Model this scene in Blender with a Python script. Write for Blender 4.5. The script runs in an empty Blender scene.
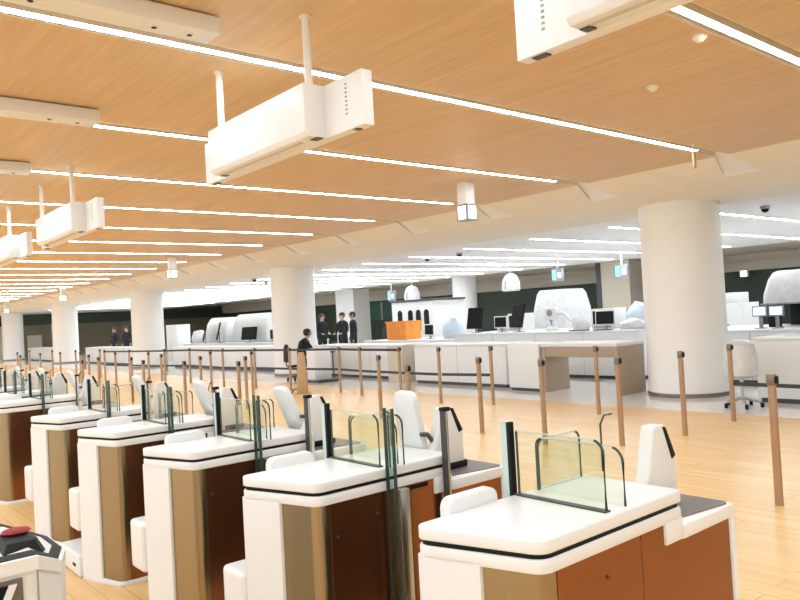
import bpy, bmesh, math, random
from mathutils import Vector, Matrix
random.seed(7)
PI = math.pi
SC = bpy.context.scene
COL = SC.collection

# ------------------------------------------------------------------ materials
def new_mat(name):
    m = bpy.data.materials.new(name); m.use_nodes = True
    nt = m.node_tree
    return m, nt, nt.nodes['Principled BSDF']

def plain(name, col, rough=0.45, metal=0.0, spec=0.5, bump=0.0, bscale=40, var=0.0):
    m, nt, p = new_mat(name)
    p.inputs['Base Color'].default_value = (*col, 1)
    p.inputs['Roughness'].default_value = rough
    p.inputs['Metallic'].default_value = metal
    p.inputs['Specular IOR Level'].default_value = spec
    tc = nt.nodes.new('ShaderNodeTexCoord')
    nz = nt.nodes.new('ShaderNodeTexNoise'); nz.inputs['Scale'].default_value = bscale
    nt.links.new(tc.outputs['Object'], nz.inputs['Vector'])
    if var:
        mx = nt.nodes.new('ShaderNodeMix'); mx.data_type = 'RGBA'
        mx.inputs[6].default_value = (*[c*(1-var) for c in col], 1)
        mx.inputs[7].default_value = (*[min(1, c*(1+var)) for c in col], 1)
        nt.links.new(nz.outputs['Fac'], mx.inputs[0]); nt.links.new(mx.outputs[2], p.inputs['Base Color'])
    if bump:
        b = nt.nodes.new('ShaderNodeBump'); b.inputs['Strength'].default_value = bump
        nt.links.new(nz.outputs['Fac'], b.inputs['Height']); nt.links.new(b.outputs['Normal'], p.inputs['Normal'])
    return m

def emit(name, col, s):
    m, nt, p = new_mat(name)
    p.inputs['Base Color'].default_value = (*col, 1)
    p.inputs['Emission Color'].default_value = (*col, 1)
    p.inputs['Emission Strength'].default_value = s
    return m

def plank_mat(name, c1, c2, mortar, bw, bh, rough, grain=0.35, msize=0.004, spec=0.5):
    # long planks running along world Y
    m, nt, p = new_mat(name)
    tc = nt.nodes.new('ShaderNodeTexCoord')
    mp = nt.nodes.new('ShaderNodeMapping'); mp.inputs['Rotation'].default_value = (0, 0, PI/2)
    nt.links.new(tc.outputs['Object'], mp.inputs['Vector'])
    br = nt.nodes.new('ShaderNodeTexBrick')
    br.inputs['Color1'].default_value = (*c1, 1); br.inputs['Color2'].default_value = (*c2, 1)
    br.inputs['Mortar'].default_value = (*mortar, 1)
    br.inputs['Scale'].default_value = 1.0; br.inputs['Mortar Size'].default_value = msize
    br.inputs['Brick Width'].default_value = bw; br.inputs['Row Height'].default_value = bh
    br.offset = 0.37
    nt.links.new(mp.outputs['Vector'], br.inputs['Vector'])
    st = nt.nodes.new('ShaderNodeMapping'); st.inputs['Scale'].default_value = (22, 1.1, 1)
    nt.links.new(tc.outputs['Object'], st.inputs['Vector'])
    nz = nt.nodes.new('ShaderNodeTexNoise'); nz.inputs['Scale'].default_value = 1.0; nz.inputs['Detail'].default_value = 4
    nt.links.new(st.outputs['Vector'], nz.inputs['Vector'])
    mx = nt.nodes.new('ShaderNodeMix'); mx.data_type = 'RGBA'; mx.blend_type = 'MULTIPLY'
    mx.inputs[0].default_value = grain
    nt.links.new(br.outputs['Color'], mx.inputs[6]); 
    cr = nt.nodes.new('ShaderNodeValToRGB')
    cr.color_ramp.elements[0].position = 0.35; cr.color_ramp.elements[0].color = (0.55, 0.5, 0.45, 1)
    cr.color_ramp.elements[1].position = 0.65; cr.color_ramp.elements[1].color = (1, 1, 1, 1)
    nt.links.new(nz.outputs['Fac'], cr.inputs['Fac']); nt.links.new(cr.outputs['Color'], mx.inputs[7])
    nt.links.new(mx.outputs[2], p.inputs['Base Color'])
    p.inputs['Roughness'].default_value = rough; p.inputs['Specular IOR Level'].default_value = spec
    return m

def brushed(name, col, rough):
    m, nt, p = new_mat(name)
    p.inputs['Metallic'].default_value = 1.0; p.inputs['Base Color'].default_value = (*col, 1)
    tc = nt.nodes.new('ShaderNodeTexCoord')
    mp = nt.nodes.new('ShaderNodeMapping'); mp.inputs['Scale'].default_value = (160, 160, 1.5)
    nt.links.new(tc.outputs['Object'], mp.inputs['Vector'])
    nz = nt.nodes.new('ShaderNodeTexNoise'); nz.inputs['Scale'].default_value = 1.0; nz.inputs['Detail'].default_value = 2
    nt.links.new(mp.outputs['Vector'], nz.inputs['Vector'])
    mr = nt.nodes.new('ShaderNodeMapRange')
    mr.inputs['To Min'].default_value = rough*0.7; mr.inputs['To Max'].default_value = rough*1.4
    nt.links.new(nz.outputs['Fac'], mr.inputs['Value']); nt.links.new(mr.outputs['Result'], p.inputs['Roughness'])
    return m

def glass_mat(name, tint, gloss=0.06):
    m = bpy.data.materials.new(name); m.use_nodes = True; nt = m.node_tree
    for n in list(nt.nodes): nt.nodes.remove(n)
    out = nt.nodes.new('ShaderNodeOutputMaterial')
    tr = nt.nodes.new('ShaderNodeBsdfTransparent'); tr.inputs['Color'].default_value = (*tint, 1)
    gl = nt.nodes.new('ShaderNodeBsdfGlossy'); gl.inputs['Roughness'].default_value = 0.03
    lw = nt.nodes.new('ShaderNodeLayerWeight'); lw.inputs['Blend'].default_value = 0.5
    pw = nt.nodes.new('ShaderNodeMath'); pw.operation = 'POWER'; pw.inputs[1].default_value = 4.0
    fr = nt.nodes.new('ShaderNodeMath'); fr.operation = 'MULTIPLY_ADD'; fr.inputs[1].default_value = 0.45; fr.inputs[2].default_value = 0.03
    nt.links.new(lw.outputs['Facing'], pw.inputs[0]); nt.links.new(pw.outputs[0], fr.inputs[0])
    mx = nt.nodes.new('ShaderNodeMixShader')
    nt.links.new(fr.outputs[0], mx.inputs['Fac'])
    nt.links.new(tr.outputs['BSDF'], mx.inputs[1]); nt.links.new(gl.outputs['BSDF'], mx.inputs[2])
    nt.links.new(mx.outputs['Shader'], out.inputs['Surface'])
    return m

M = dict(
    floor=plank_mat('wood_floor', (0.88, 0.585, 0.262), (0.82, 0.52, 0.215), (0.64, 0.40, 0.16), 1.8, 0.14, 0.33, 0.30),
    ceil=plank_mat('wood_ceiling', (0.72, 0.51, 0.285), (0.70, 0.488, 0.265), (0.64, 0.44, 0.235), 2.4, 0.15, 0.45, 0.25, 0.003),
    tile=plain('grey_tile', (0.85, 0.815, 0.785), 0.07, bscale=3, var=0.05),
    cove=plain('cream_plaster', (0.86, 0.785, 0.66), 0.6, bscale=4, var=0.03),
    trough=plain('trough_paint', (0.80, 0.73, 0.62), 0.6),
    wceil=plain('white_ceiling', (0.90, 0.88, 0.86), 0.6, bscale=2, var=0.02),
    wall=plain('cream_wall', (0.72, 0.64, 0.54), 0.7, bscale=3, var=0.04),
    green=plain('dark_green_wall', (0.035, 0.055, 0.035), 0.5, bscale=2, var=0.2),
    olive=plain('dark_olive_wall', (0.20, 0.165, 0.11), 0.6, bscale=2, var=0.2),
    board=plain('green_board', (0.015, 0.085, 0.055), 0.4),
    beige=plain('beige_panel', (0.62, 0.55, 0.45), 0.6),
    taupe=plain('taupe_laminate', (0.40, 0.30, 0.215), 0.45, bscale=9, var=0.05),
    column=plain('column_paint', (0.87, 0.855, 0.83), 0.5, bscale=3, var=0.02),
    white=plain('white_plastic', (0.80, 0.80, 0.80), 0.28),
    offwhite=plain('offwhite_plastic', (0.76, 0.75, 0.73), 0.4),
    cream=plain('cream_metal', (0.84, 0.81, 0.76), 0.45),
    signwhite=plain('sign_white', (0.85, 0.85, 0.85), 0.35),
    black=plain('black_plastic', (0.006, 0.007, 0.008), 0.55, spec=0.2),
    dark=plain('dark_grey_plastic', (0.05, 0.05, 0.055), 0.4),
    grey=plain('grey_plastic', (0.30, 0.31, 0.33), 0.4),
    lowtop=plain('grey_brown_top', (0.14, 0.12, 0.11), 0.45),
    bronze=brushed('bronze_brushed', (0.35, 0.275, 0.17), 0.22),
    copper=plain('rust_brown_metal', (0.30, 0.12, 0.052), 0.22, metal=0.92, bscale=2, var=0.05),
    steel=brushed('steel_brushed', (0.55, 0.55, 0.52), 0.25),
    post=plain('bronze_post', (0.44, 0.295, 0.195), 0.32, metal=0.55),
    headgrey=plain('dark_bronze', (0.22, 0.175, 0.145), 0.35, metal=0.5),
    sheetdark=plain('dark_brown_sheet', (0.03, 0.022, 0.016), 0.4),
    belt=plain('belt_fabric', (0.045, 0.045, 0.05), 0.7),
    glass=glass_mat('clear_glass', (0.97, 0.985, 0.975)),
    gtint=glass_mat('green_tinted_glass', (0.95, 0.97, 0.925)),
    gdoor=glass_mat('dark_green_glass', (0.78, 0.86, 0.82)),
    gedge=plain('glass_edge', (0.03, 0.06, 0.055), 0.15),
    gside=plain('frosted_glass_edge', (0.50, 0.60, 0.56), 0.2),
    light=emit('light_strip', (0.73, 0.90, 1.02), 42.0),
    lightw=emit('light_strip_white', (0.86, 0.95, 1.02), 44.0),
    lamp=emit('lamp_glow', (0.95, 1.0, 0.98), 3.0),
    screen=emit('screen_glow', (0.72, 0.85, 1.0), 0.9),
    screenb=emit('screen_blue', (0.20, 0.45, 0.65), 0.7),
    wrap=plain('plastic_wrap', (0.66, 0.66, 0.66), 0.3, bump=0.9, bscale=9, var=0.18),
    wrapb=plain('bluish_wrap', (0.62, 0.70, 0.80), 0.3, bump=0.5, bscale=9, var=0.15),
    orange=plain('orange_plastic', (0.85, 0.30, 0.04), 0.5, bscale=6, var=0.2),
    red=plain('dark_red_cloth', (0.30, 0.02, 0.02), 0.6, bscale=30, var=0.3),
    cloth=plain('black_cloth', (0.012, 0.013, 0.016), 0.85),
    skin=plain('skin', (0.55, 0.34, 0.24), 0.5),
    hair=plain('black_hair', (0.01, 0.009, 0.008), 0.5),
    shirt=plain('white_shirt', (0.72, 0.74, 0.78), 0.7),
    tan=plain('tan_board', (0.50, 0.33, 0.17), 0.5, bscale=6, var=0.1),
)

# ------------------------------------------------------------------ mesh helpers
class B:
    """collects shapes into one mesh"""
    def __init__(s): s.bm = bmesh.new()
    def _bev(s, geom_verts, w, seg=2):
        if not w: return
        vs = set(geom_verts)
        es = [e for e in s.bm.edges if e.verts[0] in vs and e.verts[1] in vs]
        bmesh.ops.bevel(s.bm, geom=es, offset=w, segments=seg, affect='EDGES', profile=0.5, clamp_overlap=True)
    def prism(s, pts, a0, a1, axis='z', bev=0.0, seg=2):
        def P(u, v, w):
            return {'z': (u, v, w), 'y': (u, w, v), 'x': (w, u, v)}[axis]
        n = len(pts)
        lo = [s.bm.verts.new(P(u, v, a0)) for u, v in pts]
        hi = [s.bm.verts.new(P(u, v, a1)) for u, v in pts]
        fs = [s.bm.faces.new(lo[::-1]), s.bm.faces.new(hi)]
        for i in range(n):
            j = (i+1) % n
            fs.append(s.bm.faces.new((lo[i], lo[j], hi[j], hi[i])))
        bmesh.ops.recalc_face_normals(s.bm, faces=fs)
        if bev:
            caps = [e for f in fs[:2] for e in f.edges]
            sharp = [e for e in {e for f in fs for e in f.edges} if e in caps or e.calc_face_angle(0) > 0.6]
            bmesh.ops.bevel(s.bm, geom=sharp, offset=bev, segments=seg, affect='EDGES', profile=0.5, clamp_overlap=True)
        return s
    def box(s, x0, x1, y0, y1, z0, z1, bev=0.0, seg=2):
        return s.prism([(x0, y0), (x1, y0), (x1, y1), (x0, y1)], z0, z1, 'z', bev, seg)
    def cyl(s, x, y, z0, z1, r, r2=None, n=20, bev=0.0):
        r2 = r if r2 is None else r2
        lo = [s.bm.verts.new((x+r*math.cos(2*PI*i/n), y+r*math.sin(2*PI*i/n), z0)) for i in range(n)]
        hi = [s.bm.verts.new((x+r2*math.cos(2*PI*i/n), y+r2*math.sin(2*PI*i/n), z1)) for i in range(n)]
        fs = [s.bm.faces.new(lo[::-1]), s.bm.faces.new(hi)]
        for i in range(n):
            j = (i+1) % n; fs.append(s.bm.faces.new((lo[i], lo[j], hi[j], hi[i])))
        bmesh.ops.recalc_face_normals(s.bm, faces=fs)
        return s
    def lathe(s, prof, x=0, y=0, n=24):
        rings = [[s.bm.verts.new((x+r*math.cos(2*PI*i/n), y+r*math.sin(2*PI*i/n), z)) for i in range(n)] for r, z in prof]
        fs = []
        for a, b in zip(rings, rings[1:]):
            for i in range(n):
                j = (i+1) % n; fs.append(s.bm.faces.new((a[i], a[j], b[j], b[i])))
        fs.append(s.bm.faces.new(rings[0][::-1])); fs.append(s.bm.faces.new(rings[-1]))
        bmesh.ops.recalc_face_normals(s.bm, faces=fs)
        return s
    def tube(s, path, r, n=8):
        rings = []
        P = [Vector(p) for p in path]
        for i, p in enumerate(P):
            d = (P[min(i+1, len(P)-1)] - P[max(i-1, 0)]).normalized()
            u = d.cross(Vector((0, 0, 1)))
            if u.length < 1e-3: u = d.cross(Vector((0, 1, 0)))
            u.normalize(); v = d.cross(u)
            rr = r[i] if isinstance(r, (list, tuple)) else r
            rings.append([s.bm.verts.new(p + (u*math.cos(2*PI*k/n) + v*math.sin(2*PI*k/n))*rr) for k in range(n)])
        fs = []
        for a, b in zip(rings, rings[1:]):
            for i in range(n):
                j = (i+1) % n; fs.append(s.bm.faces.new((a[i], a[j], b[j], b[i])))
        fs.append(s.bm.faces.new(rings[0][::-1])); fs.append(s.bm.faces.new(rings[-1]))
        bmesh.ops.recalc_face_normals(s.bm, faces=fs)
        return s
    def quad(s, *pts):
        s.bm.faces.new([s.bm.verts.new(p) for p in pts]); return s
    def loft(s, rings):
        R = [[s.bm.verts.new(p) for p in r] for r in rings]
        fs = []; n = len(R[0])
        for a, b in zip(R, R[1:]):
            for i in range(n):
                j = (i+1) % n; fs.append(s.bm.faces.new((a[i], a[j], b[j], b[i])))
        fs.append(s.bm.faces.new(R[0][::-1])); fs.append(s.bm.faces.new(R[-1]))
        bmesh.ops.recalc_face_normals(s.bm, faces=fs)
        return s
    def rot(s, mat):
        bmesh.ops.transform(s.bm, matrix=mat, verts=s.bm.verts); return s
    def build(s, name, mat, parent=None, smooth=True, **tags):
        me = bpy.data.meshes.new(name); s.bm.to_mesh(me); s.bm.free()
        if smooth:
            me.polygons.foreach_set('use_smooth', [True]*len(me.polygons))
            me.set_sharp_from_angle(angle=math.radians(35))
        me.materials.append(M[mat] if isinstance(mat, str) else mat)
        o = bpy.data.objects.new(name, me); COL.objects.link(o)
        if parent is not None: o.parent = parent
        for k, v in tags.items(): o[k] = v
        return o

def tag(o, label, cat, group=None):
    o['label'] = label; o['category'] = cat
    if group: o['group'] = group
    return o
def thing(name, label, cat, loc=(0, 0, 0), rz=0, group=None):
    o = bpy.data.objects.new(name, None); COL.objects.link(o)
    o.empty_display_size = 0.1
    o.location = loc; o.rotation_euler = (0, 0, rz)
    return tag(o, label, cat, group)
def structure(o): o['kind'] = 'structure'; return o
def dup(root, loc, label, rz=None):
    r = root.copy(); COL.objects.link(r); r.location = loc; r['label'] = label
    if rz is not None: r.rotation_euler = (0, 0, rz)
    for ch in list(root.children):
        c = ch.copy(); COL.objects.link(c); c.parent = r
        for g in list(ch.children):
            d = g.copy(); COL.objects.link(d); d.parent = c
    return r
def arc(cx, cy, r, a0, a1, n=8):
    return [(cx+r*math.cos(math.radians(a0+(a1-a0)*i/n)), cy+r*math.sin(math.radians(a0+(a1-a0)*i/n))) for i in range(n+1)]
ORD = ['first', 'second', 'third', 'fourth', 'fifth', 'sixth', 'seventh', 'eighth', 'ninth', 'tenth', 'eleventh', 'twelfth',
       'thirteenth', 'fourteenth', 'fifteenth', 'sixteenth', 'seventeenth', 'eighteenth', 'nineteenth', 'twentieth',
       'twenty-first', 'twenty-second', 'twenty-third', 'twenty-fourth', 'twenty-fifth', 'twenty-sixth', 'twenty-seventh']

# ------------------------------------------------------------------ camera
f_px = 729.39
R = [[0.7653215, -0.02850429, 0.64301672], [-0.64130324, 0.05143021, 0.76556195], [-0.05489228, -0.99826972, 0.02108076]]
cam_d = bpy.data.cameras.new('camera'); cam = bpy.data.objects.new('camera', cam_d); COL.objects.link(cam)
cam_d.sensor_width = 36.0; cam_d.lens = f_px*36.0/800.0; cam_d.clip_start = 0.05; cam_d.clip_end = 300
cam.matrix_world = Matrix(((R[0][0], -R[0][1], -R[0][2], 0), (R[1][0], -R[1][1], -R[1][2], 0), (R[2][0], -R[2][1], -R[2][2], 1.58), (0, 0, 0, 1)))
SC.camera = cam

# ------------------------------------------------------------------ room shell
XW, XE, YS, YN = -7.0, 30.0, -7.0, 60.0
CE = 9.62; CZ = 3.48; WZ = 3.16; TX = 9.75
L0, LP, NL = 2.376, 2.235, 26
lightY = [L0 + LP*k for k in range(-4, NL) if L0+LP*k < YN-0.5]
HW = 0.10

structure(B().box(XW, TX, YS, YN, -0.1, 0.0).build('floor', 'floor', smooth=False))
structure(B().box(TX, XE, YS, YN, -0.1, 0.0).build('floor', 'tile', smooth=False))
b = B()
edges = [YS] + [v for y in lightY for v in (y-HW, y+HW)] + [YN]
for i in range(0, len(edges), 2):
    b.box(XW, CE, edges[i], edges[i+1], CZ, CZ+0.09)
structure(b.build('ceiling', 'ceil', smooth=False))
# cove that drops from the wood ceiling to the white one, notched where each light trough runs out
cov = [(9.62, 3.48), (9.75, 3.425), (9.95, 3.355), (10.2, 3.29), (10.5, 3.235), (10.9, 3.19), (11.4, 3.165), (12.2, WZ)]
b = B()
for i in range(0, len(edges), 2):
    ya, yb = edges[i], edges[i+1]
    up = [cov[:4], [(x, 3.7) for x, z in cov[:4]]]
    off = [0.0, 0.035, 0.085, 0.15]
    for k in range(3):
        r0 = [(cov[k][0], ya+(off[k] if i else 0), cov[k][1]), (cov[k][0], yb-off[k], cov[k][1]), (cov[k][0], yb-off[k], 3.7), (cov[k][0], ya+(off[k] if i else 0), 3.7)]
        r1 = [(cov[k+1][0], ya+(off[k+1] if i else 0), cov[k+1][1]), (cov[k+1][0], yb-off[k+1], cov[k+1][1]), (cov[k+1][0], yb-off[k+1], 3.7), (cov[k+1][0], ya+(off[k+1] if i else 0), 3.7)]
        b.loft([r0, r1])
for k in range(3, len(cov)-1):
    b.box(cov[k][0], cov[k+1][0], YS, YN, 3.69, 3.7)
    b.quad((cov[k][0], YS, cov[k][1]), (cov[k][0], YN, cov[k][1]), (cov[k+1][0], YN, cov[k+1][1]), (cov[k+1][0], YS, cov[k+1][1]))
structure(b.build('ceiling_cove', 'cove')); b = B()
for y in lightY:  # scoops at the trough ends, light spill on the cove painted as white
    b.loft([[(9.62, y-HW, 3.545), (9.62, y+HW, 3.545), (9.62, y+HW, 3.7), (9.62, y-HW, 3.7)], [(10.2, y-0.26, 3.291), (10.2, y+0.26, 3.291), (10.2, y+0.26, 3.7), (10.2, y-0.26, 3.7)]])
structure(b.build('painted_spill_scoops', 'signwhite'))
structure(B().box(12.2, 23.3, YS, YN, WZ, WZ+0.1).build('ceiling', 'wceil', smooth=False))
structure(B().box(23.3, XE, YS, YN, WZ+0.12, WZ+0.22).box(23.3, 23.4, YS, YN, WZ, WZ+0.12).build('ceiling', 'beige', smooth=False))
b = B().box(XE, XE+0.2, YS, YN, 0, 3.5)
structure(b.build('wall_right', 'green', smooth=False))
structure(B().box(XE-0.35, XE, YS, YN, 2.62, WZ+0.12).box(XE-0.5, XE-0.35, YS, YN, 2.92, 2.99).build('trim_1', 'beige', smooth=False))
structure(B().box(XW, XE, YN, YN+0.2, 0, 3.7).build('wall_far', 'olive', smooth=False))
structure(B().box(9.0, XE-0.02, YN-0.04, YN, 2.35, 3.16).build('trim_2', 'green', smooth=False))
structure(B().box(XW, XE, YS-0.2, YS, 0, 3.7).build('wall_near', 'wall', smooth=False))
b = B().box(XW-0.2, XW, YS, YN, 0, 0.35).box(XW-0.2, XW, YS, YN, 3.35, 3.7)
nwin = 11; step = (YN-YS)/nwin
for k in range(nwin+1):
    yc = YS + step*k
    b.box(XW-0.2, XW, max(YS, yc-0.25), min(YN, yc+0.25), 0.35, 3.35)
structure(b.build('wall_left', 'wall', smooth=False))
for k in range(nwin):
    y0, y1 = YS+step*k+0.25, YS+step*(k+1)-0.25
    b = B().box(XW-0.14, XW-0.06, y0, y1, 0.35, 0.42).box(XW-0.14, XW-0.06, y0, y1, 3.28, 3.35).box(XW-0.14, XW-0.06, y0, y0+0.06, 0.42, 3.28).box(XW-0.14, XW-0.06, y1-0.06, y1, 0.42, 3.28)
    b.box(XW-0.13, XW-0.07, (y0+y1)/2-0.03, (y0+y1)/2+0.03, 0.42, 3.28)
    wn = structure(b.build('window_%d' % (k+1), 'steel', smooth=False))
    B().box(XW-0.105, XW-0.095, y0+0.06, y1-0.06, 0.42, 3.28).build('pane', 'glass', wn, smooth=False)

# ------------------------------------------------------------------ ceiling lights in the wood ceiling
vis = [y for y in lightY]
base_i = 4
for k, y in enumerate(lightY):
    x0, x1 = XW+0.2, 8.95
    if k >= base_i:
        lab = 'long recessed light strip across the wood ceiling, %s in order from the upper right corner' % ORD[k-base_i]
    else:
        lab = 'long recessed light strip in the wood ceiling above and behind the viewer, %s row back' % ORD[base_i-1-k]
    t = thing('ceiling_light', lab, 'ceiling light', (0, y, CZ), 0, 'light strips in the wood ceiling')
    b = B()
    b.box(XW, 9.62, -HW, HW, 0.075, 0.09)
    b.box(XW, 9.62, -HW, -HW+0.006, 0.0, 0.075).box(XW, 9.62, HW-0.006, HW, 0.0, 0.075)
    b.build('trough', 'trough', t, smooth=False)
    B().box(x0, x1, -0.034, 0.034, -0.008, 0.075).build('lamp_body', 'trough', t, smooth=False)
    B().quad((x0+0.01, -0.032, -0.009), (x0+0.01, 0.032, -0.009), (x1-0.01, 0.032, -0.009), (x1-0.01, -0.032, -0.009)).build('diffuser', 'light', t, smooth=False)
# thin strips in the white ceiling beyond the cove
for k in range(24):
    y = 2.3 + 2.1*k
    t = thing('ceiling_light', 'thin light strip in the white ceiling beyond the cove, %s in order from the right' % ORD[k], 'ceiling light', (12.9, y, WZ), 0, 'light strips in the white ceiling')
    B().box(0, 9.6, -0.06, 0.06, -0.012, 0).build('frame', 'wceil', t, smooth=False)
    B().box(0.05, 9.55, -0.040, 0.040, -0.015, -0.012).build('diffuser', 'lightw', t, smooth=False)

# ------------------------------------------------------------------ columns
for k in range(5):
    y = (6.35, 18.75, 30.35, 42.3, 54.5)[k]
    lab = ['thick round white column nearest the viewer, right of the taupe desk', 'round white column behind the seated person in black',
           'round white column third from the right along the cove', 'round white column fourth from the right along the cove', 'farthest round white column along the cove'][k]
    t = thing('column', lab, 'column', (11.58, y, 0), 0, 'round columns under the cove')
    t['kind'] = 'structure'
    B().lathe([(0.645, 0.065), (0.645, 3.30)], n=64).build('shaft', 'column', t)
    B().lathe([(0.662, 0.0), (0.662, 0.06), (0.65, 0.065)], n=64).build('base_ring', 'headgrey', t)

# ------------------------------------------------------------------ automatic gates
GX = 1.40
SL = 0.125                      # how far the front edge is set back at the lane side
def corner(p, a, c, r, n=6):
    """rounded corner at p between directions towards a and c"""
    P, A, C = Vector(p), Vector(a), Vector(c)
    u, v = (A-P).normalized(), (C-P).normalized()
    half = math.acos(max(-1, min(1, u.dot(v))))/2
    d = r/math.tan(half)
    s0, s1 = P+u*d, P+v*d
    cen = P+(u+v).normalized()*(r/math.sin(half))
    a0 = math.atan2(*(s0-cen).yx); a1 = math.atan2(*(s1-cen).yx)
    da = (a1-a0+PI) % (2*PI)-PI
    return [(cen.x+r*math.cos(a0+da*k/n), cen.y+r*math.sin(a0+da*k/n)) for k in range(n+1)]
def slab_outline(x0, x1, hy, inset=0.0, rbig=0.055, rs=0.03):
    x0 += inset; x1 -= inset; y0, y1 = -hy+inset, hy-inset
    a, b_, c, d = (x0, y1), (x0+SL, y0), (x1, y0), (x1, y1)
    return corner(b_, a, c, rbig) + corner(c, b_, d, 0.015, 3) + corner(d, c, a, 0.015, 3) + corner(a, d, b_, rs)

def pane(parent, name, axis, at, u0, u1, z0, z1, r0, r1, mat='glass', edge=True, th=0.010):
    """glass pane: plane across axis at `at`, spanning u0..u1, rounded top corners r0 (at u0), r1 (at u1)"""
    out = [(u0, z0), (u1, z0)]
    top = []
    top += arc(u1-r1, z1-r1, r1, 0, 90, 6) if r1 else [(u1, z1)]
    top += arc(u0+r0, z1-r0, r0, 90, 180, 6) if r0 else [(u0, z1)]
    g = B().prism(out + top, at-th/2, at+th/2, axis).build(name, mat, parent)
    if edge:
        arc1 = arc(u1-r1, z1-r1, r1, 0, 75, 6) if r1 else [(u1, z1)]
        arc0 = arc(u0+r0, z1-r0, r0, 180, 105, 6) if r0 else [(u0, z1)]
        for pth in ([(u1, z0)] + arc1, [(u0, z0)] + arc0):
            p3 = [((at, u, z) if axis == 'x' else (u, at, z)) for u, z in pth]
            B().tube(p3, 0.0042, 6).build('polished_edge', 'gedge', g)
        p3 = [((at, u, z+0.001) if axis == 'x' else (u, at, z+0.001)) for u, z in top]
        B().tube(p3, 0.0022, 6).build('top_edge', 'gside', g)
    return g

def make_gate(name, label, y_top, tablet=True, lane=True, lean=0.12):
    t = thing(name, label, 'gate', (GX, y_top-0.195, 0), 0, 'row of automatic gates')
    hy = 0.195
    # brushed bronze shell
    yb = -0.012                                  # where the white front panel gives way to bronze
    fx = lambda y: SL*(hy-y)/(2*hy)
    cr = corner((fx(-0.183)+0.012, -0.183), (fx(yb)+0.012, yb), (1.0, -0.183), 0.06, 10)
    out = [(fx(yb)+0.012, yb)] + cr + [(1.165, -0.183), (1.165, 0.183), (0.03, 0.183)]
    lo = [(fx(yb)+0.012, yb)] + cr + [(0.78, -0.183), (0.78, 0.183), (0.03, 0.183)]
    b = B().prism(out, 0.03, 0.80, 'z')
    b.prism(lo, 0.80, 0.87, 'z')
    body = b.build('body', 'bronze' if lane else 'bronze', t)
    B().prism([(0.19, 0.03), (0.600, 0.03), (0.600, 0.864), (0.19, 0.864)], -0.1855, -0.182, 'y').build('side_sheet', 'copper', t, smooth=False)
    B().prism([(0.604, 0.03), (1.166, 0.03), (1.166, 0.80), (0.74, 0.80), (0.74, 0.864), (0.604, 0.864)], -0.1855, -0.182, 'y').build('side_sheet', 'copper', t, smooth=False)
    B().box(0.10, 1.15, 0.182, 0.186, 0.03, 0.79).build('added_dark_sheet', 'sheetdark', t, smooth=False)  # unseen dark sheet added for the neighbouring gate's metal side to reflect
    for sx, sz in ((0.22, 0.73), (0.42, 0.78), (0.22, 0.30), (0.42, 0.36)):
        c = B().cyl(0, 0, 0, 0.003, 0.006, n=10)
        m = Matrix.Translation((sx, -0.1855, sz)) @ Matrix.Rotation(PI/2, 4, 'X')
        bmesh.ops.transform(c.bm, matrix=m, verts=c.bm.verts)
        c.build('screw', 'dark', t)
    # seam between the two side sheets and slim door panel
    B().box(0.600, 0.604, -0.1845, -0.182, 0.03, 0.845).build('panel_seam', 'dark', t, smooth=False)
    # white front panel
    b = B().prism([(fx(yb), yb), (fx(yb)+0.05, yb), (0.06, hy)] + corner((0.0, hy), (0.06, hy), (fx(yb), yb), 0.02, 4), 0.0, 0.87, 'z')
    b.build('front_panel', 'white', t)
    # base trim
    B().prism(slab_outline(0.0, 1.185, 0.193), 0.0, 0.03, 'z', 0.004).build('base_trim', 'white', t)
    # trim under the slab with the step down to the low section
    tr = B().prism(slab_outline(0.0, 0.84, hy), 0.862, 0.902, 'z', 0.006)
    tr.box(0.735, 0.84, -hy, hy, 0.795, 0.868, 0.004)
    tr.box(0.84, 1.20, -hy, hy, 0.79, 0.838, 0.008)
    tr.box(1.165, 1.20, -hy, hy, 0.0, 0.80, 0.008)
    tr.build('trim', 'white', t)
    B().prism(slab_outline(0.0, 0.838, hy, 0.006), 0.900, 0.917, 'z').build('black_band', 'black', t)
    B().prism(slab_outline(-0.001, 0.842, hy+0.001), 0.915, 0.956, 'z', 0.007, 3).build('counter_top', 'white', t)
    B().prism([(0.845, -0.14), (1.165, -0.182), (1.187, -0.165), (1.187, 0.175), (0.845, 0.175)], 0.836, 0.842, 'z').build('reader_plate', 'lowtop', t, smooth=False)
    if tablet:
        rd = B().box(0.93, 1.08, -0.06, 0.10, 0.842, 0.875, 0.008).build('passport_reader', 'black', t)
        B().box(0.95, 1.06, -0.045, 0.085, 0.8745, 0.878).build('reader_glass', 'grey', rd, smooth=False)
    # side boxes on the far side of the cabinet
    B().prism([(0.15, 0.60), (0.375, 0.60)] + arc(0.340, 0.967, 0.035, 0, 90, 6) + arc(0.185, 0.967, 0.035, 90, 180, 6), 0.190, 0.236, 'y', 0.008, 3).build('side_reader', 'white', t)
    B().box(-0.012, 0.20, 0.185, 0.365, 0.30, 0.56, 0.022, 4).build('side_box', 'white', t)
    # glass on top
    B().box(0.450, 0.476, -0.17, 0.19, 0.955, 0.961).build('glass_rail', 'dark', t, smooth=False)
    pane(t, 'glass_screen', 'x', 0.463, -0.165, 0.175, 0.958, 1.170, 0.04, 0.004, 'gtint')
    pane(t, 'glass_screen', 'x', 0.555, -0.17, 0.17, 0.956, 1.135, 0.045, 0.03, 'gtint')
    pane(t, 'side_glass', 'y', 0.172, 0.565, 0.80, 0.956, 1.125, 0.03, 0.03, 'glass')
    B().tube([(0.925, 0.165, 0.956), (0.925, 0.165, 1.13), (0.930, 0.15, 1.165), (0.935, 0.12, 1.172)], 0.004, 8).build('glass_edge_bar', 'gedge', t)
    # tall post on the far side
    pp = B().box(0.447, 0.470, 0.190, 0.206, 0.10, 1.200, 0.002).build('glass_post', 'black', t)
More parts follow.
